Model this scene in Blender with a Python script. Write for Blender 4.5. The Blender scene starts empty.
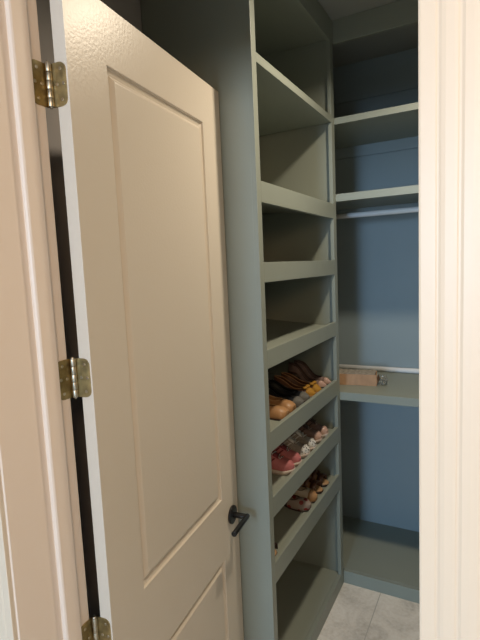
import bpy, bmesh, math, random
from mathutils import Vector, Matrix
random.seed(4)
SC = bpy.context.scene
COL = SC.collection

# ------------------------------------------------------------ camera
def make_camera():
    yaw, pitch, roll, f = math.radians(28.593), math.radians(6.33), math.radians(-2.527), 473.08
    fwd = Vector((-math.sin(yaw)*math.cos(pitch), math.cos(yaw)*math.cos(pitch), -math.sin(pitch)))
    right = Vector((math.cos(yaw), math.sin(yaw), 0))
    up = right.cross(fwd)
    c, s = math.cos(roll), math.sin(roll)
    r2 = right*c + up*s
    u2 = -right*s + up*c
    m = Matrix((r2, u2, -fwd)).transposed().to_4x4()
    m.translation = Vector((0.8362, -0.7426, 1.8176))
    cd = bpy.data.cameras.new('camera')
    co = bpy.data.objects.new('camera', cd)
    COL.objects.link(co)
    co.matrix_world = m
    cd.sensor_fit = 'VERTICAL'
    cd.sensor_height = 24.0
    cd.lens = f/640*24.0
    cd.clip_start = 0.01
    SC.camera = co
make_camera()

# ------------------------------------------------------------ world, lights, exposure
w = bpy.data.worlds.new('world'); SC.world = w; w.use_nodes = True
w.node_tree.nodes['Background'].inputs[0].default_value = (0.55, 0.62, 0.75, 1)
w.node_tree.nodes['Background'].inputs[1].default_value = 0.1

def area(name, loc, target, sx, sy, power, color, shape='RECTANGLE', spread=180):
    d = bpy.data.lights.new(name, 'AREA')
    d.shape = shape; d.size = sx; d.size_y = sy
    d.energy = power; d.color = color
    d.spread = math.radians(spread)
    o = bpy.data.objects.new(name, d); COL.objects.link(o)
    o.location = loc
    o.rotation_euler = (Vector(target)-Vector(loc)).to_track_quat('-Z', 'Y').to_euler()
    return o
area('closet_lamp_light', (0.65, 1.02, 2.955), (0.65, 1.02, 0), 0.13, 0.13, 19, (1.0, 0.86, 0.66), 'DISK', 154)
area('window_daylight', (0.38, -6.15, 2.07), (0.32, 2.0, 1.1), 1.0, 1.5, 205, (0.49, 0.725, 1.0))
area('hall_lamp_light', (1.35, -1.5, 2.30), (0.4, -0.1, 1.25), 0.5, 0.5, 17, (1.0, 0.66, 0.36), 'DISK')

vs = SC.view_settings
vs.view_transform = 'Standard'; vs.look = 'None'; vs.exposure = 0.0; vs.gamma = 1.0
vs.use_curve_mapping = False

# ------------------------------------------------------------ materials
def mat(name, col, rough=0.5, metal=0.0, spec=0.5, noise=None, bump=None, coat=0.0, trans=0.0):
    """noise=(scale, amount) colour variation; bump=(scale, strength)"""
    m = bpy.data.materials.new(name); m.use_nodes = True
    nt = m.node_tree; b = nt.nodes['Principled BSDF']
    b.inputs['Base Color'].default_value = (*col, 1)
    b.inputs['Roughness'].default_value = rough
    b.inputs['Metallic'].default_value = metal
    b.inputs['Specular IOR Level'].default_value = spec
    b.inputs['Coat Weight'].default_value = coat
    b.inputs['Transmission Weight'].default_value = trans
    tc = nt.nodes.new('ShaderNodeTexCoord')
    if noise:
        n = nt.nodes.new('ShaderNodeTexNoise'); n.inputs['Scale'].default_value = noise[0]
        n.inputs['Detail'].default_value = 5
        nt.links.new(tc.outputs['Object'], n.inputs['Vector'])
        r = nt.nodes.new('ShaderNodeValToRGB')
        a = noise[1]
        r.color_ramp.elements[0].position = 0.3; r.color_ramp.elements[1].position = 0.7
        r.color_ramp.elements[0].color = (*[c*(1-a) for c in col], 1)
        r.color_ramp.elements[1].color = (*[min(1, c*(1+a)) for c in col], 1)
        nt.links.new(n.outputs['Fac'], r.inputs['Fac'])
        nt.links.new(r.outputs['Color'], b.inputs['Base Color'])
    if bump:
        n = nt.nodes.new('ShaderNodeTexNoise'); n.inputs['Scale'].default_value = bump[0]
        n.inputs['Detail'].default_value = 3
        nt.links.new(tc.outputs['Object'], n.inputs['Vector'])
        bp = nt.nodes.new('ShaderNodeBump'); bp.inputs['Strength'].default_value = bump[1]
        bp.inputs['Distance'].default_value = 0.002
        nt.links.new(n.outputs['Fac'], bp.inputs['Height'])
        nt.links.new(bp.outputs['Normal'], b.inputs['Normal'])
    return m

M_SAGE = mat('sage_grey_paint', (0.25, 0.272, 0.232), 0.42, noise=(3, 0.03), bump=(180, 0.08))
M_WALLC = mat('closet_wall_paint', (0.245, 0.30, 0.322), 0.6, noise=(2, 0.03), bump=(120, 0.12))
M_GREYWALL = mat('warm_grey_wall_paint', (0.48, 0.44, 0.42), 0.7, bump=(120, 0.2))
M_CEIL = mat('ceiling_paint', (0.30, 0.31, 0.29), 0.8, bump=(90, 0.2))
M_DOOR = mat('door_paint', (0.64, 0.57, 0.48), 0.35, bump=(140, 0.2))
M_JAMB = mat('jamb_paint', (0.80, 0.68, 0.58), 0.35, bump=(60, 0.05))
M_CASING = mat('casing_paint', (0.71, 0.60, 0.475), 0.4, bump=(60, 0.05))
M_HALL = mat('hall_wall_paint', (0.70, 0.62, 0.52), 0.7, bump=(120, 0.2))
M_WHITE = mat('white_enamel', (0.80, 0.80, 0.80), 0.25)
M_BRASS = mat('aged_brass', (0.40, 0.31, 0.15), 0.42, metal=1.0, noise=(45, 0.35))
M_BRASS2 = mat('brass_knuckle', (0.55, 0.50, 0.40), 0.4, metal=1.0, noise=(60, 0.25))
M_SCREW = mat('screw_steel', (0.55, 0.50, 0.40), 0.3, metal=1.0)
M_BLACK = mat('matte_black_metal', (0.012, 0.012, 0.012), 0.35, metal=0.3)
M_LATCH = mat('latch_plate', (0.02, 0.02, 0.02), 0.4, metal=0.8)
M_LAMP = mat('lamp_body', (0.7, 0.7, 0.7), 0.4)
M_BRONZE = mat('rod_socket', (0.20, 0.12, 0.08), 0.4, metal=0.5)

def emis(name, col, s):
    m = bpy.data.materials.new(name); m.use_nodes = True
    b = m.node_tree.nodes['Principled BSDF']
    b.inputs['Base Color'].default_value = (*col, 1)
    b.inputs['Emission Color'].default_value = (*col, 1)
    b.inputs['Emission Strength'].default_value = s
    return m
M_GLOW = emis('lamp_diffuser_glow', (1.0, 0.85, 0.65), 1.5)
M_PANE = emis('window_pane_daylight', (0.62, 0.80, 1.0), 1.0)

def floor_mat():
    m = bpy.data.materials.new('stone_tile_floor'); m.use_nodes = True
    nt = m.node_tree; b = nt.nodes['Principled BSDF']; L = nt.links.new
    tc = nt.nodes.new('ShaderNodeTexCoord')
    mp = nt.nodes.new('ShaderNodeMapping'); L(tc.outputs['Object'], mp.inputs['Vector'])
    mp.inputs['Rotation'].default_value = (0, 0, math.radians(90))
    mp.inputs['Location'].default_value = (0.10, 0.302, 0)
    n1 = nt.nodes.new('ShaderNodeTexNoise'); n1.inputs['Scale'].default_value = 5.5
    n1.inputs['Detail'].default_value = 8; n1.inputs['Roughness'].default_value = 0.65
    n1.inputs['Distortion'].default_value = 1.2
    L(tc.outputs['Object'], n1.inputs['Vector'])
    r = nt.nodes.new('ShaderNodeValToRGB')
    e = r.color_ramp.elements
    e[0].position = 0.30; e[0].color = (0.56, 0.52, 0.47, 1)
    e[1].position = 0.72; e[1].color = (0.88, 0.83, 0.77, 1)
    x = e.new(0.5); x.color = (0.74, 0.69, 0.63, 1)
    L(n1.outputs['Fac'], r.inputs['Fac'])
    n2 = nt.nodes.new('ShaderNodeTexNoise'); n2.inputs['Scale'].default_value = 60
    L(tc.outputs['Object'], n2.inputs['Vector'])
    mx = nt.nodes.new('ShaderNodeMix'); mx.data_type = 'RGBA'; mx.blend_type = 'OVERLAY'
    mx.inputs[0].default_value = 0.35
    L(r.outputs['Color'], mx.inputs[6]); L(n2.outputs['Fac'], mx.inputs[7])
    br = nt.nodes.new('ShaderNodeTexBrick')
    br.inputs['Scale'].default_value = 1.0
    br.inputs['Brick Width'].default_value = 1.2
    br.inputs['Row Height'].default_value = 0.6
    br.inputs['Mortar Size'].default_value = 0.0025
    br.inputs['Color1'].default_value = (0, 0, 0, 1); br.inputs['Color2'].default_value = (0, 0, 0, 1)
    br.inputs['Mortar'].default_value = (1, 1, 1, 1)
    L(mp.outputs['Vector'], br.inputs['Vector'])
    m2 = nt.nodes.new('ShaderNodeMix'); m2.data_type = 'RGBA'
    L(br.outputs['Color'], m2.inputs[0]); L(mx.outputs[2], m2.inputs[6])
    m2.inputs[7].default_value = (0.47, 0.44, 0.40, 1)
    L(m2.outputs[2], b.inputs['Base Color'])
    b.inputs['Roughness'].default_value = 0.55
    bp = nt.nodes.new('ShaderNodeBump'); bp.inputs['Strength'].default_value = 0.25; bp.inputs['Distance'].default_value = 0.003
    L(n1.outputs['Fac'], bp.inputs['Height']); L(bp.outputs['Normal'], b.inputs['Normal'])
    return m
M_FLOOR = floor_mat()

# ------------------------------------------------------------ helpers
def obj(name, bm, m, parent=None, smooth=False):
    me = bpy.data.meshes.new(name)
    bmesh.ops.recalc_face_normals(bm, faces=bm.faces)
    bm.to_mesh(me); bm.free()
    ms = m if isinstance(m, (list, tuple)) else [m]
    for q in ms: me.materials.append(q)
    if smooth:
        for p in me.polygons: p.use_smooth = True
    o = bpy.data.objects.new(name, me); COL.objects.link(o)
    if parent: o.parent = parent
    return o
def add_box(bm, x0, x1, y0, y1, z0, z1, bev=0.0, mi=0):
    t = bmesh.new()
    r = bmesh.ops.create_cube(t, size=1)
    for v in t.verts:
        v.co = Vector(((x0+x1)/2+v.co.x*(x1-x0), (y0+y1)/2+v.co.y*(y1-y0), (z0+z1)/2+v.co.z*(z1-z0)))
    if bev > 0:
        bmesh.ops.bevel(t, geom=list(t.edges), offset=bev, segments=2, profile=0.5, affect='EDGES')
    for f in t.faces: f.material_index = mi
    merge(bm, t)
def merge(bm, t, mtx=None):
    if mtx is not None: bmesh.ops.transform(t, matrix=mtx, verts=t.verts)
    mp = [bm.verts.new(v.co) for v in t.verts]
    t.verts.index_update()
    for f in t.faces:
        nf = bm.faces.new([mp[v.index] for v in f.verts]); nf.material_index = f.material_index; nf.smooth = f.smooth
    t.free()
def box(name, x0, x1, y0, y1, z0, z1, m, parent=None, bev=0.0):
    bm = bmesh.new(); add_box(bm, x0, x1, y0, y1, z0, z1, bev); return obj(name, bm, m, parent)
def add_cyl(bm, a, b, r, seg=24, r2=None, bev=0.0):
    a, b = Vector(a), Vector(b); d = b-a
    t = bmesh.new()
    bmesh.ops.create_cone(t, cap_ends=True, segments=seg, radius1=r, radius2=r if r2 is None else r2, depth=d.length)
    if bev > 0:
        es = [e for e in t.edges if abs(e.verts[0].co.z-e.verts[1].co.z) < 1e-6]
        bmesh.ops.bevel(t, geom=es, offset=bev, segments=2, profile=0.5, affect='EDGES')
    for f in t.faces:
        if len(f.verts) <= 4: f.smooth = True
    merge(bm, t, Matrix.Translation((a+b)/2) @ d.to_track_quat('Z', 'Y').to_matrix().to_4x4())
def add_prism(bm, pts, z0, z1):
    """extrude an (x,y) outline along z"""
    lo = [bm.verts.new((p[0], p[1], z0)) for p in pts]; hi = [bm.verts.new((p[0], p[1], z1)) for p in pts]
    n = len(pts)
    for i in range(n): bm.faces.new((lo[i], lo[(i+1) % n], hi[(i+1) % n], hi[i]))
    bm.faces.new(lo[::-1]); bm.faces.new(hi)
def struct(o): o['kind'] = 'structure'; return o
def tag(o, label, cat, group=None):
    o['label'] = label; o['category'] = cat
    if group: o['group'] = group
    return o
def empty(name, loc, rz=0.0, ry=0.0):
    o = bpy.data.objects.new(name, None); COL.objects.link(o)
    o.empty_display_size = 0.05
    o.location = loc; o.rotation_euler = (0, ry, rz); return o
def copy_tree(o, parent=None):
    c = o.copy(); COL.objects.link(c)
    if parent: c.parent = parent
    for ch in list(o.children): copy_tree(ch, c)
    return c

# ------------------------------------------------------------ key dimensions
TX, TY0, TY1, BY = 0.092, 0.787, 1.7265, 2.311
WL, WR, CZ = -0.37, 1.62, 3.03         # closet side walls, ceiling height
JY = -0.19                              # hall face of the doorway wall
JX = -0.008                             # left jamb face
JR = 0.7635                              # right jamb face
DT = 2.45                               # underside of head jamb
HY = -6.3                              # far end of hall
RAILS = [(2.047, 2.122), (1.759, 1.833), (1.437, 1.508), (1.114, 1.194), (0.852, 0.934), (0.580, 0.665)]
TILT = math.radians(5)

# ------------------------------------------------------------ room shell
struct(box('floor', -1.6, 2.6, HY-0.1, BY+0.1, -0.1, 0, M_FLOOR))
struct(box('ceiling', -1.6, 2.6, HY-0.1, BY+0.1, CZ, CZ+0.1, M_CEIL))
struct(box('wall_back', WL-0.1, WR+0.1, BY, BY+0.1, 0, CZ, M_WALLC))
struct(box('wall_left', WL-0.1, WL, -0.01, BY, 0, CZ, M_GREYWALL))
struct(box('wall_right', WR, WR+0.1, -0.01, BY, 0, CZ, M_WALLC))
bm = bmesh.new()
add_box(bm, -1.5, JX-0.02, JY, -0.012, 0, CZ)
add_box(bm, JR+0.02, 2.5, JY, -0.012, 0, CZ)
add_box(bm, JX-0.02, JR+0.02, JY, -0.012, DT+0.02, CZ)
struct(obj('wall_front', bm, M_HALL))
struct(box('wall_hall_left', -1.6, -1.5, HY, -0.012, 0, CZ, M_HALL))
struct(box('wall_hall_right', 2.5, 2.6, HY, -0.012, 0, CZ, M_HALL))
bm = bmesh.new()
wx0, wx1, wz0, wz1 = -0.15, 0.95, 1.22, 2.92
add_box(bm, -1.6, wx0, HY-0.1, HY, 0, CZ); add_box(bm, wx1, 2.6, HY-0.1, HY, 0, CZ)
add_box(bm, wx0, wx1, HY-0.1, HY, 0, wz0); add_box(bm, wx0, wx1, HY-0.1, HY, wz1, CZ)
struct(obj('wall_hall_far', bm, M_HALL))
bm = bmesh.new()
for a in ((wx0, wx0+.05, wz0, wz1), (wx1-.05, wx1, wz0, wz1), (wx0+.05, wx1-.05, wz0, wz0+.05), (wx0+.05, wx1-.05, wz1-.05, wz1), (wx0+.05, wx1-.05, 2.05, 2.09)):
    add_box(bm, a[0], a[1], HY-0.07, HY-0.01, a[2], a[3], 0.003)
win = struct(obj('window_1', bm, M_WHITE))
box('pane', wx0+.04, wx1-.04, HY-0.05, HY-0.045, wz0+.04, wz1-.04, M_PANE, win)

# ------------------------------------------------------------ door frame
# left jamb with stop
def jamb(name, pts, m=M_JAMB):
    bm = bmesh.new(); add_prism(bm, pts, 0, DT+0.02); return struct(obj(name, bm, m))
r = 0.0015
jamb('trim_1', [(JX-0.02, JY-0.001), (JX-r, JY-0.001), (JX, JY-0.001+r), (JX, -0.088), (JX+0.006, -0.088), (JX+0.010, -0.0865), (JX+0.012, -0.083), (JX+0.012, -0.047),
                (JX+0.009, -0.044), (JX, -0.041), (JX, -0.012), (JX-0.003, -0.009), (JX-0.02, -0.009)])
jamb('trim_2', [(JR+0.02, JY-0.001), (JR, JY-0.001), (JR, -0.086), (JR-0.004, -0.086), (JR-0.004, -0.045), (JR, -0.045), (JR, -0.009), (JR+0.02, -0.009)])
bm = bmesh.new()
add_box(bm, JX, JR, JY-0.001, -0.009, DT, DT+0.02, 0.001); add_box(bm, JX, JR, -0.086, -0.045, DT-0.012, DT, 0.001)
struct(obj('trim_3', bm, M_JAMB))
# casing: profile across width u (0 = inner edge), thickness d
PROF = [(0, 0), (0, 0.010), (0.002, 0.0125), (0.013, 0.0135), (0.0165, 0.0135), (0.018, 0.0115), (0.0195, 0.0115), (0.022, 0.0145), (0.026, 0.0165), (0.0345, 0.0175),
        (0.0375, 0.0170), (0.039, 0.0150), (0.041, 0.0150), (0.044, 0.0185), (0.052, 0.0195), (0.060, 0.0185), (0.063, 0.0160), (0.066, 0.0160), (0.070, 0.021),
        (0.078, 0.0235), (0.086, 0.022), (0.089, 0.018), (0.089, 0)]
PROF = [(u, d if d < 0.0101 else 0.010+(d-0.010)*0.36) for u, d in PROF]
def casing(name, x_in, sgn):
    bm = bmesh.new()
    pts = [(x_in+sgn*u, JY-0.0005-d) for u, d in PROF]
    if sgn < 0: pts = pts[::-1]
    add_prism(bm, pts, 0, DT+0.09)
    return struct(obj(name, bm, M_CASING))
casing('trim_4', JX-0.004, -1)
casing('trim_5', JR-0.001, 1)
bm = bmesh.new()   # head casing
t = bmesh.new(); add_prism(t, [(u, d) for u, d in PROF], JX-0.004, JR-0.001)
merge(bm, t, Matrix(((0, 0, 1, 0), (0, -1, 0, JY-0.0005), (1, 0, 0, DT+0.002), (0, 0, 0, 1))))
struct(obj('trim_6', bm, M_CASING))

# ------------------------------------------------------------ door
DA = math.radians(6.19)
DW, DH, DTH, DIN = 0.778, 2.438, 0.0445, 0.0125
door = struct(empty('door_1', (0, 0, 0), DA))      # local: +y along the door, +x through its thickness to the hall face
def door_slab():
    bm = bmesh.new()
    y0, y1, z0, z1 = 0.004, DW, 0.012, DH
    panels = [(0.140, 0.640, 0.985, 2.300), (0.140, 0.640, 0.24, 0.757)]
    RINGS = [(0, 0), (0.002, -0.006), (0.010, -0.0095), (0.016, -0.0105), (0.0275, -0.0015), (0.030, -0.001)]
    for xf, sg in ((DTH, 1), (DIN, -1)):
        ys = [y0, 0.140, 0.640, y1]; zs = [z0, 0.24, 0.757, 0.985, 2.300, z1]
        for i in range(3):
            for j in range(5):
                if i == 1 and j in (1, 3): continue
                bm.faces.new([bm.verts.new((xf, a, b)) for a, b in ((ys[i], zs[j]), (ys[i+1], zs[j]), (ys[i+1], zs[j+1]), (ys[i], zs[j+1]))])
        for (a, b, c, d) in panels:
            prev = None
            for off, dep in RINGS:
                ring = [bm.verts.new((xf+sg*dep, p, q)) for p, q in ((a+off, c+off), (b-off, c+off), (b-off, d-off), (a+off, d-off))]
                if prev:
                    for k in range(4): bm.faces.new((prev[k], prev[(k+1) % 4], ring[(k+1) % 4], ring[k]))
                prev = ring
            bm.faces.new(prev)
    for a, b in (((y0, z0), (y1, z0)), ((y1, z0), (y1, z1)), ((y1, z1), (y0, z1)), ((y0, z1), (y0, z0))):
        bm.faces.new([bm.verts.new(p) for p in ((DTH, *a), (DTH, *b), (DIN, *b), (DIN, *a))])
    bmesh.ops.remove_doubles(bm, verts=bm.verts, dist=1e-5)
    return bm
slab = obj('door_slab', door_slab(), M_DOOR, door)
bv = slab.modifiers.new('bevel', 'BEVEL'); bv.width = 0.0012; bv.segments = 2; bv.limit_method = 'ANGLE'; bv.angle_limit = math.radians(60)
# lever handle (hall side) and the one on the other face
def lever(side):
    x0 = DTH if side > 0 else DIN
    bm = bmesh.new(); yc, zc = 0.717, 0.892
    add_cyl(bm, (x0, yc, zc), (x0+side*0.009, yc, zc), 0.034, 40, bev=0.002)
    h = obj('door_handle', bm, M_BLACK, door)
    bm = bmesh.new()
    add_cyl(bm, (x0+side*0.007, yc, zc), (x0+side*0.067, yc, zc), 0.0105, 24, bev=0.001)
    add_cyl(bm, (x0+side*0.0615, yc+0.0095, zc), (x0+side*0.0615, yc-0.124, zc), 0.0095, 24, bev=0.0015)
    obj('lever', bm, M_BLACK, h)
    bm = bmesh.new(); add_cyl(bm, (x0+side*0.006, yc, zc-0.014), (x0+side*0.0105, yc, zc-0.014), 0.0025, 12)
    obj('set_screw', bm, M_LATCH, h)
lever(1); lever(-1)
box('latch_plate', 0.016, 0.040, DW-0.0005, DW+0.001, 0.857, 0.913, M_LATCH, door)

# hinges
def leaf_bm(w_, h_, rad, t_):
    """leaf in the (y,z) plane: from y=0 to y=-w_, outer corners rounded, thickness along +x"""
    pts = [(0, -h_/2), (0, h_/2)]
    for k in range(7):
        a = math.pi/2 + k*math.pi/12
        pts.append((-w_+rad+math.cos(a)*rad, h_/2-rad+math.sin(a)*rad))
    for k in range(7):
        a = math.pi + k*math.pi/12
        pts.append((-w_+rad+math.cos(a)*rad, -h_/2+rad+math.sin(a)*rad))
    bm = bmesh.new()
    lo = [bm.verts.new((0, p[0], p[1])) for p in pts]; hi = [bm.verts.new((t_, p[0], p[1])) for p in pts]
    n = len(pts)
    for i in range(n): bm.faces.new((lo[i], lo[(i+1) % n], hi[(i+1) % n], hi[i]))
    bm.faces.new(lo); bm.faces.new(hi[::-1])
    return bm
def make_hinge():
    root = empty('door_hinge', (0, 0, 0))
    a = leaf_bm(0.040, 0.089, 0.0155, 0.0022)
    bmesh.ops.translate(a, vec=(JX-0.0002, -0.004, 0), verts=a.verts)
    jl = obj('jamb_leaf', a, M_BRASS, root)
    b = leaf_bm(0.037, 0.089, 0.0155, 0.0022)
    # on the door edge: runs through the door thickness
    bmesh.ops.transform(b, matrix=Matrix.Rotation(DA, 4, 'Z') @ Matrix.Translation((0.003, 0.0018, 0)) @ Matrix.Rotation(math.pi/2, 4, 'Z') @ Matrix.Scale(1, 4), verts=b.verts)
    dl = obj('door_leaf', b, M_BRASS, root)
    for lf, fn in ((jl, lambda u, z: ((JX+0.0015, -0.004-u, z), (JX+0.0032, -0.004-u, z))),
                   (dl, lambda u, z: (tuple(Matrix.Rotation(DA, 3, 'Z') @ Vector((0.003+u, 0.0025, z))), tuple(Matrix.Rotation(DA, 3, 'Z') @ Vector((0.003+u, 0.0010, z)))))):
        for u, z in ((0.024, 0.031), (0.013, 0.001), (0.030, 0.001), (0.024, -0.031)):
            s = bmesh.new(); p, q = fn(u, z); add_cyl(s, p, q, 0.0042, 14, 0.0032); obj('screw', s, M_SCREW, lf)
    k = bmesh.new()
    for i in range(5):
        z0 = -0.0445+i*0.0178
        add_cyl(k, (0.0005, -0.003, z0+0.0004), (0.0005, -0.003, z0+0.0174), 0.0062 if i % 2 else 0.0064, 20, bev=0.0005)
    obj('knuckle', k, M_BRASS2, root)
    p = bmesh.new()
    add_cyl(p, (0.0005, -0.003, 0.0445), (0.0005, -0.003, 0.0485), 0.0052, 20, 0.0035, bev=0.0004)
    add_cyl(p, (0.0005, -0.003, -0.0475), (0.0005, -0.003, 0.046), 0.003, 16)
    obj('pin', p, M_BRASS2, root)
    return root
hin = make_hinge()
for i, (z, lab) in enumerate([(2.217, 'topmost brass hinge, the shiny one joining door and jamb near the door top'),
                              (1.586, 'middle brass hinge on the door edge, at mid height of the photo'),
                              (0.955, 'lowest brass hinge in view, cut off by the bottom of the photo')]):
    h = hin if i == 0 else copy_tree(hin)
    h.location = (0, 0, z)
    tag(h, lab, 'hinge', 'brass hinges on the cream door')

# ------------------------------------------------------------ shoe tower
tw = empty('shoe_tower', (WL+0.01, TY0, 0))
tag(tw, 'tall grey-green built-in shoe shelf tower with lipped shelves behind the open door', 'shelving')
def tbox(name, x0, x1, y0, y1, z0, z1, m=M_SAGE, bev=0.001):
    o = box(name, x0, x1, y0, y1, z0, z1, m, None, bev)
    o.parent = tw; o.matrix_parent_inverse = Matrix.Translation(-tw.location)
    return o
FT = 0.019      # face-frame thickness
XB = WL+0.002
tbox('side_panel', XB, TX-FT, TY0+0.001, TY0+0.019, 0, 3.027)
tbox('side_panel', XB, TX-FT, TY1-0.0235, TY1-0.0015, 0, 3.027)
tbox('back_panel', XB, XB+0.008, TY0+0.0195, TY1-0.024, 0.0, 3.027)
tbox('stile', TX-FT, TX, TY0, TY0+0.036, 0, 3.027)
tbox('stile', TX-FT, TX, TY1-0.047, TY1, 0, 3.027)
tbox('top_rail', TX-FT, TX, TY0+0.036, TY1-0.047, 2.917, 3.027)
tbox('plinth', TX-FT, TX, TY0+0.036, TY1-0.047, 0, 0.075)
tbox('bottom_shelf', XB+0.0085, TX-FT-0.0005, TY0+0.0195, TY1-0.024, 0.055, 0.0745)
tbox('flat_shelf', XB+0.0085, TX, TY0+0.0365, TY1-0.0475, 2.525, 2.557)
tbox('top_shelf', XB+0.0085, TX-FT-0.0005, TY0+0.0195, TY1-0.024, 2.935, 2.953)
def shelf_top(rt, x):   # height of the tilted shelf surface
    return rt - 0.025 + (TX-FT-x)*math.tan(TILT)
for zb, zt in RAILS:
    tbox('shelf_lip', TX-FT, TX, TY0+0.036, TY1-0.047, zb, zt)
    xa, xb_ = XB+0.0085, TX-FT-0.0005
    bm = bmesh.new()
    t = bmesh.new()
    add_prism(t, [(xa, shelf_top(zt, xa)), (xa, shelf_top(zt, xa)-0.018), (xb_, shelf_top(zt, xb_)-0.018), (xb_, shelf_top(zt, xb_))], TY0+0.0195, TY1-0.024)
    merge(bm, t, Matrix(((1, 0, 0, 0), (0, 0, 1, 0), (0, 1, 0, 0), (0, 0, 0, 1))))
    o = obj('slanted_shelf', bm, M_SAGE); o.parent = tw; o.matrix_parent_inverse = Matrix.Translation(-tw.location)

# ------------------------------------------------------------ back shelving
def back_shelf(z0, z1, label, deep=0.0):
    r = empty('closet_shelf', (0.6, (TY1+BY)/2, z0))
    tag(r, label, 'shelf', 'deep shelves on the back wall')
    y0 = TY1
    for nm, a in (('shelf_board', (WL+0.001, WR-0.001, y0+0.019, BY-0.009, z1-0.019, z1)),
                  ('front_edge', (WL+0.001, WR-0.001, y0, y0+0.0188, z0, z1))):
        bm = bmesh.new()
        if nm == 'front_edge':
            # notch around the tower: edge starts at the tower's far stile
            add_box(bm, TX-FT+0.001, a[1], a[2]+0.0004, a[3], a[4], a[5], 0.001)
        else:
            add_box(bm, *a, 0.0006)
        o = obj(nm, bm, M_SAGE, r); o.matrix_parent_inverse = Matrix.Translation(-r.location)
    return r
back_shelf(2.525, 2.557, 'highest grey-green shelf on the closet back wall')
back_shelf(2.137, 2.175, 'second grey-green shelf, right above the high white hanging rod')
back_shelf(1.074, 1.118, 'lower grey-green shelf carrying the cardboard box')
r = empty('closet_platform', (0.6, BY-0.3, 0))
tag(r, 'low grey-green platform with bluish kickboard along the back wall floor', 'platform')
for nm, a in (('kickboard', (TX+0.0005, WR-0.001, TY1, TY1+0.019, 0, 0.074)), ('platform_top', (WL+0.001, WR-0.001, TY1+0.0195, BY-0.0085, 0.056, 0.075))):
    bm = bmesh.new(); add_box(bm, *a, 0.001)
    o = obj(nm, bm, M_SAGE, r); o.matrix_parent_inverse = Matrix.Translation(-r.location)
# backing boards on the back wall, seams at z 2.47 and 2.81
struct(box('trim_7', WL+0.001, WR-0.001, BY-0.008, BY-0.0005, 0.0, 2.468, M_WALLC, None, 0.0008))
struct(box('trim_8', WL+0.001, WR-0.001, BY-0.008, BY-0.0005, 2.473, 2.806, M_WALLC, None, 0.0008))
struct(box('trim_9', WL+0.001, WR-0.001, BY-0.008, BY-0.0005, 2.811, CZ, M_WALLC, None, 0.0008))
# header board above the back shelves
struct(box('trim_10', TX+0.0005, WR-0.001, TY1+0.0005, TY1+0.0195, 2.917, CZ-0.001, M_SAGE, None, 0.001))

# rods
def rod(y, z, label, x0, x1, sockets, rr=0.0150):
    e = empty('hanging_rod', ((x0+x1)/2, y, z))
    tag(e, label, 'rod')
    def pc(nm, bm, m):
        o = obj(nm, bm, m, e); o.matrix_parent_inverse = Matrix.Translation(-e.location)
    bm = bmesh.new(); add_cyl(bm, (x0, y, z), (x1, y, z), rr, 28); pc('tube', bm, M_WHITE)
    if sockets:
        for xx, s in ((x0, 1), (x1, -1)):
            bm = bmesh.new(); add_cyl(bm, (xx-s*0.0005, y, z), (xx+s*0.010, y, z), 0.030, 28, 0.026, bev=0.001)
            add_cyl(bm, (xx+s*0.009, y, z), (xx+s*0.022, y, z), 0.0185, 28); pc('end_socket', bm, M_WHITE)
rod(2.02, 2.088, 'high white hanging rod just under the second back shelf', WL+0.001, WR-0.001, True)
rod(BY-0.027, 1.118+0.0165, 'white rod lying along the back of the lower shelf behind the cardboard box', -0.20, 1.35, False, 0.016)

# ------------------------------------------------------------ cardboard box
def card_mat():
    m = mat('corrugated_cardboard', (0.46, 0.27, 0.155), 0.85, noise=(14, 0.18))
    nt = m.node_tree; b = nt.nodes['Principled BSDF']
    tc = nt.nodes.new('ShaderNodeTexCoord'); wv = nt.nodes.new('ShaderNodeTexWave')
    wv.bands_direction = 'X'; wv.inputs['Scale'].default_value = 45; wv.inputs['Distortion'].default_value = 1.0
    nt.links.new(tc.outputs['Object'], wv.inputs['Vector'])
    bp = nt.nodes.new('ShaderNodeBump'); bp.inputs['Strength'].default_value = 0.5; bp.inputs['Distance'].default_value = 0.002
    nt.links.new(wv.outputs['Fac'], bp.inputs['Height']); nt.links.new(bp.outputs['Normal'], b.inputs['Normal'])
    return m
M_CARD = card_mat()
M_PAPER = mat('torn_grey_paper', (0.30, 0.26, 0.21), 0.8, noise=(60, 0.3))
M_FILM = mat('clear_plastic_film', (0.85, 0.80, 0.70), 0.12, trans=0.85, bump=(40, 0.8))
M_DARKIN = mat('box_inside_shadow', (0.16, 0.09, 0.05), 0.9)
bx = empty('cardboard_box', (0.250, 1.908, 1.1185), math.radians(8))
tag(bx, 'long brown cardboard box with torn end and crumpled plastic on the lower shelf', 'box')
bm = bmesh.new()    # local: x from -0.30 to 0, y depth 0..0.13
H, Dp, Ln, th = 0.064, 0.11, 0.30, 0.003
add_box(bm, -Ln, 0, 0, th, 0, H, 0.0008); add_box(bm, -Ln, -0.006, Dp-th, Dp, 0, H, 0.0008)
add_box(bm, -Ln, -0.004, th, Dp-th, 0, th, 0.0005); add_box(bm, -Ln, -Ln+th, th, Dp-th, th, H, 0.0005)
obj('carton', bm, M_CARD, bx)
bm = bmesh.new()    # top, with a wavy torn edge
n = 26; lo, hi = [], []
for i in range(n+1):
    x = -Ln+0.001+(Ln-0.01)*i/n
    lo.append((x, 0.001, H+0.0012+0.0012*math.sin(i*1.7)))
    hi.append((x, Dp-0.002-0.006*random.random(), H+0.003+0.006*random.random()))
def strip(bm, A, B):
    a = [bm.verts.new(p) for p in A]; b = [bm.verts.new(p) for p in B]
    for i in range(len(a)-1): bm.faces.new((a[i], a[i+1], b[i+1], b[i]))
strip(bm, lo, hi)
tp = obj('torn_top', bm, M_PAPER, bx); s = tp.modifiers.new('s', 'SOLIDIFY'); s.thickness = 0.0018
bm = bmesh.new()    # end flap, folded out
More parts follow.
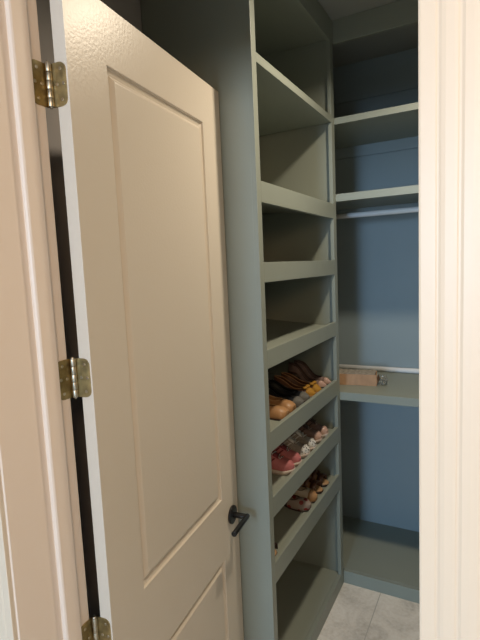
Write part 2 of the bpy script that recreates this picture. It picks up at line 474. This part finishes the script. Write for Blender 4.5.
A = [(0.001, 0.0, 0.003), (0.006, 0.004, 0.025), (0.003, 0.002, 0.050)]
B = [(0.002, Dp*0.55, 0.003), (0.014, Dp*0.5, 0.028), (0.008, Dp*0.55, 0.058)]
strip(bm, A, B)
fl = obj('end_flap', bm, M_DARKIN, bx); s = fl.modifiers.new('s', 'SOLIDIFY'); s.thickness = 0.002
bm = bmesh.new()    # crumpled film
bmesh.ops.create_icosphere(bm, subdivisions=4, radius=1)
for v in bm.verts:
    c = v.co.copy()
    k = 1+0.28*math.sin(9*c.x+4*c.z)*math.cos(8*c.y-3*c.x)+0.15*math.sin(17*c.z+6*c.y)
    v.co = Vector((0.034+c.x*0.020*k, 0.055+c.y*0.040*k, max(0.0006, 0.022+c.z*0.026*k)))
obj('plastic_wrap', bm, M_FILM, bx)

# ------------------------------------------------------------ shoes (built along +x: heel at 0, toe at L, width along y)
def smooth(a, b, t):
    t = max(0, min(1, (t-a)/(b-a))); return t*t*(3-2*t)
def half_w(t, W, point=0.0):  # point < 0: blunt toe, > 0: pointed toe
    """footprint half width at t (0 heel, 1 toe)"""
    e = min(1, (t/0.13))**0.5 if t < 0.13 else 1
    k = 0.17+0.20*point
    if t > 1-k:
        q = (1-t)/k
        e2 = max(0, q)**(0.5+0.45*point) if q < 1 else 1
    else: e2 = 1
    body = 0.37+0.13*smooth(0.25, 0.70, t)-0.03*math.sin(math.pi*smooth(0.1, 0.6, t))
    return max(0.0006, W*body*e*e2)
def sway(t, side): return -side*0.007*math.sin(math.pi*smooth(0.1, 1.0, t))
TS = [0, .008, .02, .04, .07, .11, .16, .22, .28, .34, .40, .46, .52, .58, .64, .70, .76, .82, .87, .91, .945, .97, .987, 1.0]
def sole_bm(L, W, z0f, z1f, grow=0.0, side=1, point=0.0, z_in=0.0):
    bm = bmesh.new(); rows = []
    for t in TS:
        hw = half_w(t, W, point)+grow; c = sway(t, side); x = -grow+t*(L+2*grow)
        row = []
        for k in range(9):
            u = -1+k/4
            row.append((x, c+u*hw))
        rows.append((t, row))
    lo = [[bm.verts.new((p[0], p[1], z0f(t))) for p in r_] for t, r_ in rows]
    hi = [[bm.verts.new((p[0], p[1], z1f(t))) for p in r_] for t, r_ in rows]
    n = len(rows)
    for i in range(n-1):
        for k in range(8):
            bm.faces.new((lo[i][k], lo[i+1][k], lo[i+1][k+1], lo[i][k+1]))
            bm.faces.new((hi[i][k], hi[i][k+1], hi[i+1][k+1], hi[i+1][k]))
        bm.faces.new((lo[i][0], hi[i][0], hi[i+1][0], lo[i+1][0])); bm.faces.new((lo[i][8], lo[i+1][8], hi[i+1][8], hi[i][8]))
    for k in range(8):
        bm.faces.new((lo[0][k], lo[0][k+1], hi[0][k+1], hi[0][k])); bm.faces.new((lo[-1][k], hi[-1][k], hi[-1][k+1], lo[-1][k+1]))
    return bm
def upper_bm(L, W, zb, hf, openf, side=1, point=0.0, t0=0.0, t1=1.0, nphi=10):
    """zb(t) base height, hf(t) height above base, openf(t)= arc fraction covered on each side (1 = closed)"""
    bm = bmesh.new(); rows = []
    ts = [t for t in TS if t0 <= t <= t1]
    for t in ts:
        hw = half_w(t, W, point)*0.97; c = sway(t, side); h = hf(t); o = openf(t)
        def P(a):
            ca, sa = math.cos(a), math.sin(a)
            return (t*L, c+hw*(abs(ca)**0.75)*(1 if ca > 0 else -1), zb(t)+h*(abs(sa)**0.85))
        Lr = [bm.verts.new(P(math.pi/2*o*k/nphi)) for k in range(nphi+1)]
        Rr = [bm.verts.new(P(math.pi-math.pi/2*o*k/nphi)) for k in range(nphi+1)]
        rows.append((o, Lr, Rr))
    for i in range(len(rows)-1):
        for q in (1, 2):
            A, B = rows[i][q], rows[i+1][q]
            for k in range(nphi): bm.faces.new((A[k], B[k], B[k+1], A[k+1]))
    bmesh.ops.remove_doubles(bm, verts=bm.verts, dist=0.0004)
    for f in bm.faces: f.smooth = True
    return bm
def add_solid(o, th):
    s = o.modifiers.new('s', 'SOLIDIFY'); s.thickness = th; s.offset = -1
    return o
def tube_bm(pts, rad, bm=None, seg=7):
    bm = bm or bmesh.new()
    prev = None; P = [Vector(p) for p in pts]
    for i, p in enumerate(P):
        d = (P[min(i+1, len(P)-1)]-P[max(i-1, 0)]).normalized()
        q = d.to_track_quat('Z', 'Y')
        ring = [bm.verts.new(p+q @ Vector((rad*math.cos(2*math.pi*k/seg), rad*math.sin(2*math.pi*k/seg), 0))) for k in range(seg)]
        if prev:
            for k in range(seg):
                f = bm.faces.new((prev[k], prev[(k+1) % seg], ring[(k+1) % seg], ring[k])); f.smooth = True
        else: bm.faces.new(ring[::-1])
        prev = ring
    bm.faces.new(prev)
    return bm
def strap_bm(pts, wdir, wd, bm=None):
    """ribbon through pts, widened along wdir"""
    bm = bm or bmesh.new(); wv = Vector(wdir)*wd/2
    a = [bm.verts.new(Vector(p)-wv) for p in pts]; b = [bm.verts.new(Vector(p)+wv) for p in pts]
    for i in range(len(pts)-1):
        f = bm.faces.new((a[i], a[i+1], b[i+1], b[i])); f.smooth = True
    return bm
def arc(t, L, W, h, side, zb, n=12, point=0.0, lo=0.0, hi_=1.0):
    out = []
    hw = half_w(t, W, point)*1.02; c = sway(t, side)
    for k in range(n+1):
        a = math.pi*(lo+(hi_-lo)*k/n)
        ca, sa = math.cos(a), math.sin(a)
        out.append((t*L, c+hw*(abs(ca)**0.75)*(1 if ca > 0 else -1), zb+h*abs(sa)**0.85))
    return out

def place(root, rt, y, xt, L, rz=0.0, extra=0.0):
    """toe tip at xt on the tilted shelf whose lip top is rt"""
    # orientation: toe towards +x, tilted down with the shelf
    root.rotation_euler = (0, TILT, rz)
    x0 = xt-L*math.cos(TILT)*math.cos(rz); y0 = y-L*math.sin(rz)
    root.location = (x0, y0, shelf_top(rt, x0)+0.0012+extra)

def sneaker(cu, csole, clace, ctoe, side, L=0.235, W=0.083, stripes=None, height=0.085):
    root = empty('sneaker', (0, 0, 0))
    z0 = lambda t: 0.006*smooth(0.80, 1.0, t)
    z1 = lambda t: 0.024-0.006*smooth(0.2, 0.6, t)+0.007*smooth(0.85, 1.0, t)
    obj('sole', sole_bm(L, W, z0, z1, 0.003, side), csole, root, True)
    zb = lambda t: z1(t)-0.004
    def hf(t):
        a = height*(1-0.12*smooth(0.0, 0.2, t))
        return a*(1-smooth(0.34, 0.86, t))+0.040*smooth(0.34, 0.86, t)*(1-0.5*smooth(0.90, 1.0, t))
    openf = lambda t: 0.66 if t < 0.44 else 0.66+0.34*smooth(0.44, 0.72, t)
    up = add_solid(obj('upper', upper_bm(L, W, zb, hf, openf, side), cu, root), 0.004)
    if ctoe is not None:
        bm = upper_bm(L, W*1.035, zb, lambda t: hf(t)*1.04, lambda t: 1, side, t0=0.86)
        for v in bm.verts: v.co.x += 0.0015
        add_solid(obj('toe_cap', bm, ctoe, root), 0.002)
    obj('insole', sole_bm(L*0.93, W*0.86, lambda t: 0.020, lambda t: 0.026, 0, side), clace, root)
    # tongue
    tp = [((0.30+0.4*k/6)*L, sway(0.4, side), zb(.4)+hf(0.30+0.4*k/6)*(0.98)+0.012*(1-k/6)-0.003) for k in range(7)]
    add_solid(obj('tongue', strap_bm(tp, (0, 1, 0), 0.036), stripes or cu, root), 0.004)
    bm = bmesh.new()
    for k in range(5):
        t = 0.44+0.078*k; h = hf(t); z = zb(t)
        o = max(0.30, 0.50-0.05*k)
        pts = arc(t, L, W, h*1.03+0.004, side, z, 8, 0, 0.5-o/2*0.6, 0.5+o/2*0.6)
        pts = [(p[0]+(0.012 if k % 2 else -0.004)*(i/8), p[1], p[2]) for i, p in enumerate(pts)]
        tube_bm(pts, 0.0022, bm)
    # bow
    tb = 0.40; zt = zb(tb)+hf(tb)+0.008; c = sway(tb, side)
    for s_ in (-1, 1):
        pts = [(tb*L+0.020*math.sin(a)*0.8, c+s_*(0.004+0.022*math.sin(a/2)**2), zt-0.010*math.sin(a/2)) for a in [k*math.pi/5 for k in range(11)]]
        tube_bm(pts, 0.002, bm)
    obj('laces', bm, clace, root)
    if stripes is not None:
        for s_ in (1, -1):
            bm = bmesh.new()
            for t in (0.42, 0.50, 0.58):
                pts = arc(t, L, W*1.03, hf(t)*1.02, side, zb(t), 5, 0, 0.05 if s_ > 0 else 0.95, 0.30 if s_ > 0 else 0.70)
                strap_bm([(p[0]-0.012+0.030*i/5, p[1], p[2]) for i, p in enumerate(pts)], (1, 0, 0), 0.008, bm)
            add_solid(obj('side_stripes', bm, stripes, root), 0.0012)
    return root
def flat(cu, csole, cin, side, L=0.225, W=0.080, point=0.0, h=0.040, heel=0.010, taper=0.55, name='ballet_flat', bow=None, strap=None, trim=None, toe=None):
    root = empty(name, (0, 0, 0))
    hl = lambda t: heel*(1-smooth(0.22, 0.60, t))
    obj('sole', sole_bm(L, W, lambda t: (0.0 if t < 0.26 else 0.75*hl(t))+0.003*smooth(0.8, 1, t), lambda t: 0.006+hl(t)+0.003*smooth(0.8, 1, t), 0.001, side, point), csole, root, True)
    zb = lambda t: 0.004+hl(t)
    def hf(t): return h*(1.15-0.45*smooth(0.05, 0.45, t)+0.02*t)*(1-taper*smooth(0.86, 1.0, t))
    def openf(t): return 0.62 if t < 0.60 else 0.62+0.38*smooth(0.60, 0.76, t)
    add_solid(obj('upper', upper_bm(L, W, zb, hf, openf, side, point), cu, root), 0.0022)
    obj('insole', sole_bm(L*0.9, W*0.86, lambda t: 0.003+hl(t), lambda t: 0.009+hl(t), 0, side, point), cin, root)
    if trim is not None:
        bm = bmesh.new(); loopl, loopr = [], []
        for t in TS:
            if t > 0.72: break
            hw = half_w(t, W, point)*0.97; c = sway(t, side); a = math.pi/2*openf(t)
            y = hw*math.cos(a)**0.75; z = zb(t)+hf(t)*math.sin(a)**0.85
            loopl.append((t*L, c+y, z)); loopr.append((t*L, c-y, z))
        tube_bm(loopl, 0.0022, bm); tube_bm(loopr, 0.0022, bm)
        obj('collar_trim', bm, trim, root)
    if toe is not None:
        bm = upper_bm(L, W*1.03, zb, lambda t: hf(t)*1.04, lambda t: 1, side, point, t0=0.80)
        add_solid(obj('toe_cap', bm, toe, root), 0.0015)
    if bow is not None:
        bm = bmesh.new(); zc = zb(.78)+hf(.78)+0.004; c = sway(.78, side)
        for s_ in (-1, 1):
            t = bmesh.new(); bmesh.ops.create_uvsphere(t, u_segments=14, v_segments=9, radius=1)
            for v in t.verts:
                q = (v.co.y+1)/2
                v.co = Vector((v.co.x*(0.006+0.010*q), v.co.y*0.016, v.co.z*(0.004+0.006*q)))
                if s_ < 0: v.co.y *= -1
            for f in t.faces: f.smooth = True
            merge(bm, t, Matrix.Translation((0.78*L, c+s_*0.016, zc)))
        t = bmesh.new(); bmesh.ops.create_uvsphere(t, u_segments=12, v_segments=8, radius=0.0075)
        for f in t.faces: f.smooth = True
        merge(bm, t, Matrix.Translation((0.78*L, c, zc)))
        obj('bow', bm, bow, root)
    if strap is not None:
        add_solid(obj('strap', strap_bm(arc(0.46, L, W, h*1.25, side, zb(.46), 14, point), (1, 0, 0), 0.012), strap, root), 0.002)
    return root
def sandal(cs, cbed, csole, side, L=0.225, W=0.085, wedge=0.022, straps=((0.72, 0.020), (0.60, 0.014), (0.30, 0.012)), name='sandal', buckle=None):
    root = empty(name, (0, 0, 0))
    z1 = lambda t: 0.010+wedge*(1-smooth(0.25, 0.80, t))
    obj('sole', sole_bm(L, W, lambda t: 0.004*smooth(.85, 1, t), z1, 0.001, side), csole, root, True)
    obj('footbed', sole_bm(L*0.985, W*0.96, lambda t: z1(t)-0.001, lambda t: z1(t)+0.004, 0, side), cbed, root, True)
    for t, wd in straps:
        hh = 0.042+0.02*(0.75-t)
        add_solid(obj('strap', strap_bm(arc(t, L, W, hh, side, z1(t), 14), (1, 0, 0.15), wd), cs, root), 0.0025)
    # heel counter band
    pts = [(0.30*L, sway(.3, side)-half_w(.3, W)*0.95, z1(.3)+0.035)]
    for t in (0.18, 0.08, 0.03, 0.005): pts.append((t*L, sway(t, side)-half_w(t, W)*0.95, z1(t)+0.042))
    pts += [(p[0], 2*sway(p[0]/L, side)-p[1], p[2]) for p in pts[::-1]]
    add_solid(obj('heel_strap', strap_bm(pts, (0, 0, 1), 0.012), cs, root), 0.002)
    if buckle is not None:
        bm = bmesh.new(); p = arc(0.30, L, W, 0.05, side, z1(.3), 14)[3]
        tube_bm([(p[0]-.007, p[1]+.002, p[2]-.007), (p[0]+.007, p[1]+.002, p[2]-.007), (p[0]+.007, p[1]+.002, p[2]+.007), (p[0]-.007, p[1]+.002, p[2]+.007), (p[0]-.007, p[1]+.002, p[2]-.006)], 0.0012, bm)
        obj('buckle', bm, buckle, root)
    return root

def spots(name, a, b, scale, thr):
    m = mat(name, a, 0.6); nt = m.node_tree
    tc = nt.nodes.new('ShaderNodeTexCoord'); v = nt.nodes.new('ShaderNodeTexVoronoi'); v.inputs['Scale'].default_value = scale
    nt.links.new(tc.outputs['Object'], v.inputs['Vector'])
    r_ = nt.nodes.new('ShaderNodeValToRGB'); r_.color_ramp.interpolation = 'CONSTANT'
    r_.color_ramp.elements[0].color = (*b, 1); r_.color_ramp.elements[1].position = thr; r_.color_ramp.elements[1].color = (*a, 1)
    nt.links.new(v.outputs['Distance'], r_.inputs['Fac']); nt.links.new(r_.outputs['Color'], nt.nodes['Principled BSDF'].inputs['Base Color'])
    return m
F = dict(
    tan=mat('tan_leather', (0.360, 0.194, 0.086), 0.45, noise=(30, 0.15)), tanlight=mat('pale_tan_leather', (0.446, 0.274, 0.144), 0.5),
    brown=mat('brown_leather', (0.094, 0.040, 0.022), 0.4, noise=(30, 0.2)), dark=mat('dark_brown_leather', (0.036, 0.018, 0.013), 0.4),
    black=mat('black_leather', (0.009, 0.010, 0.013), 0.3), grey=mat('grey_lining', (0.11, 0.105, 0.095), 0.8),
    mustard=mat('mustard_suede', (0.34, 0.165, 0.012), 0.7, noise=(40, 0.15)), blush=mat('blush_patent', (0.475, 0.302, 0.238), 0.3),
    mauve=mat('mauve_brown_knit', (0.158, 0.101, 0.086), 0.85, noise=(50, 0.2)), coral=mat('coral_pink_canvas', (0.40, 0.125, 0.13), 0.7, noise=(60, 0.1)),
    maroon=mat('maroon_lining', (0.158, 0.022, 0.029), 0.8), rubber=mat('off_white_rubber', (0.446, 0.374, 0.324), 0.5),
    white=mat('white_leather', (0.562, 0.547, 0.518), 0.4), taupe=mat('taupe_mesh', (0.245, 0.216, 0.187), 0.85, noise=(70, 0.2)),
    pink=mat('pink_rubber', (0.576, 0.194, 0.194), 0.5), blackfab=mat('black_fabric', (0.014, 0.014, 0.018), 0.7),
    spot=spots('white_with_black_spots', (0.576, 0.562, 0.533), (0.02, 0.02, 0.02), 95, 0.36),
    stripe=spots('white_black_check_lace', (0.504, 0.490, 0.468), (0.02, 0.02, 0.02), 110, 0.45),
    floral=spots('cream_floral_canvas', (0.24, 0.19, 0.16), (0.20, 0.022, 0.018), 34, 0.36),
    gold=mat('gold_glitter', (0.576, 0.446, 0.252), 0.25, metal=0.9, noise=(200, 0.4), bump=(300, 0.8)),
    cream=mat('cream_leather', (0.504, 0.446, 0.360), 0.4), red=mat('red_patch', (0.324, 0.014, 0.014), 0.5))
GS = 'shoes on the three lowest lipped tower shelves'
R4, R5, R6 = RAILS[3][1], RAILS[4][1], RAILS[5][1]
def shoe(root, rt, y, label, xt=0.060, L=0.235, rz=0.0):
    place(root, rt, y, xt, L, rz); tag(root, label, 'shoe'); root['group'] = GS
# top row
for y, sd, xt, lab in ((1.055, 1, 0.067, 'tan leather loafer nearest the door on the highest shoe-filled shelf'), (1.143, -1, 0.062, 'tan leather loafer between its twin nearest the door and the black flats')):
    shoe(flat(F['tan'], F['dark'], F['brown'], sd, L=0.235, W=0.084, h=0.062, heel=0.014, name='loafer', trim=F['tanlight'], point=-0.45, taper=0.25), R4, y, lab, xt, 0.235)
for y, sd, xt, lab in ((1.243, 1, 0.067, 'black ballet flat with grey toe, right beside the tan loafers'), (1.325, -1, 0.064, 'black ballet flat with grey toe, the one beside the mustard-toed shoes')):
    shoe(flat(F['black'], F['dark'], F['grey'], sd, L=0.230, W=0.079, h=0.050, heel=0.020, trim=F['black'], toe=F['grey'], taper=0.35), R4, y, lab, xt, 0.230)
for y, sd, xt, lab in ((1.418, 1, 0.062, 'brown slip-on with mustard yellow knotted toe, next to the black flats'), (1.496, -1, 0.067, 'brown slip-on with mustard yellow knotted toe, next to the blush pointed heels')):
    shoe(flat(F['brown'], F['tan'], F['dark'], sd, L=0.225, W=0.076, h=0.046, heel=0.020, bow=F['mustard'], toe=F['mustard'], trim=F['tan'], name='slip_on_shoe'), R4, y, lab, xt, 0.225)
for y, sd, xt, lab in ((1.587, 1, 0.064, 'mauve-brown pointed heel with blush toe beside the mustard-toed shoes'), (1.659, -1, 0.067, 'mauve-brown pointed heel with blush toe at the far end of the shelf')):
    shoe(flat(F['mauve'], F['dark'], F['brown'], sd, L=0.220, W=0.070, h=0.044, point=0.7, toe=F['blush'], heel=0.058, name='heeled_pump', trim=F['dark']), R4, y, lab, xt, 0.220)
# middle row
for y, sd, xt, lab in ((1.098, 1, 0.068, 'coral pink sneaker nearest the door with black-and-white laces'), (1.184, -1, 0.066, 'coral pink sneaker farther from the door, next to a spotted-toe sneaker')):
    shoe(sneaker(F['coral'], F['rubber'], F['stripe'], None, sd, stripes=F['maroon']), R5, y, lab, xt)
for y, sd, xt, lab in ((1.292, 1, 0.066, 'taupe sneaker with white black-spotted toe beside the coral pink pair'), (1.378, -1, 0.068, 'taupe sneaker with white black-spotted toe beside the mauve-brown pair')):
    shoe(sneaker(F['taupe'], F['rubber'], F['white'], F['spot'], sd, stripes=F['white']), R5, y, lab, xt)
for y, sd, xt, lab in ((1.486, 1, 0.062, 'mauve-brown sneaker with blush toe beside the spotted-toe sneakers'), (1.572, -1, 0.067, 'mauve-brown sneaker with blush toe at the far end of the middle shoe row')):
    shoe(sneaker(F['mauve'], F['rubber'], F['taupe'], F['blush'], sd, stripes=F['dark'], height=0.095), R5, y, lab, xt)
# bottom row
shoe(sandal(F['dark'], F['tanlight'], F['brown'], 1, L=0.180, W=0.076, wedge=0.034, straps=((0.84, 0.036), (0.62, 0.016), (0.32, 0.012))), R6, 0.892,
     'small dark-strapped sandal with tan footbed alone at the near end', 0.066, 0.180)
shoe(flat(F['floral'], F['dark'], F['brown'], 1, L=0.215, W=0.078, h=0.062, trim=F['dark'], strap=F['dark'], name='strap_shoe', taper=0.3), R6, 1.300,
     'floral strap shoe with red patches and dark sole on the lowest row', 0.066, 0.215)
shoe(flat(F['cream'], F['dark'], F['brown'], -1, L=0.220, W=0.080, h=0.066, trim=F['dark'], toe=F['tan'], strap=F['gold'], name='strap_shoe', taper=0.3), R6, 1.388,
     'cream strap shoe with tan toe and sparkling gold strap', 0.066, 0.220)
for y, sd, xt, lab in ((1.492, 1, 0.062, 'dark brown strappy sandal beside the cream shoe with gold strap'), (1.580, -1, 0.067, 'dark brown strappy sandal at the far end of the lowest shoe row')):
    shoe(sandal(F['brown'], F['tanlight'], F['dark'], sd, L=0.225, W=0.083, wedge=0.030, straps=((0.80, 0.034), (0.64, 0.022), (0.48, 0.016), (0.32, 0.014)), buckle=F['gold']), R6, y, lab, xt, 0.225)

# ------------------------------------------------------------ lamps
def ceiling_lamp(x, y, zc, label, rr=0.15):
    e = empty('ceiling_light', (x, y, zc)); tag(e, label, 'ceiling light')
    bm = bmesh.new(); add_cyl(bm, (0, 0, -0.028), (0, 0, 0), rr, 40, bev=0.004); obj('lamp_base', bm, M_LAMP, e)
    bm = bmesh.new(); add_cyl(bm, (0, 0, -0.045), (0, 0, -0.0285), rr*0.86, 40, bev=0.005); obj('diffuser', bm, M_GLOW, e)
ceiling_lamp(0.65, 1.02, CZ, 'round flush ceiling light in the middle of the closet ceiling', 0.09)
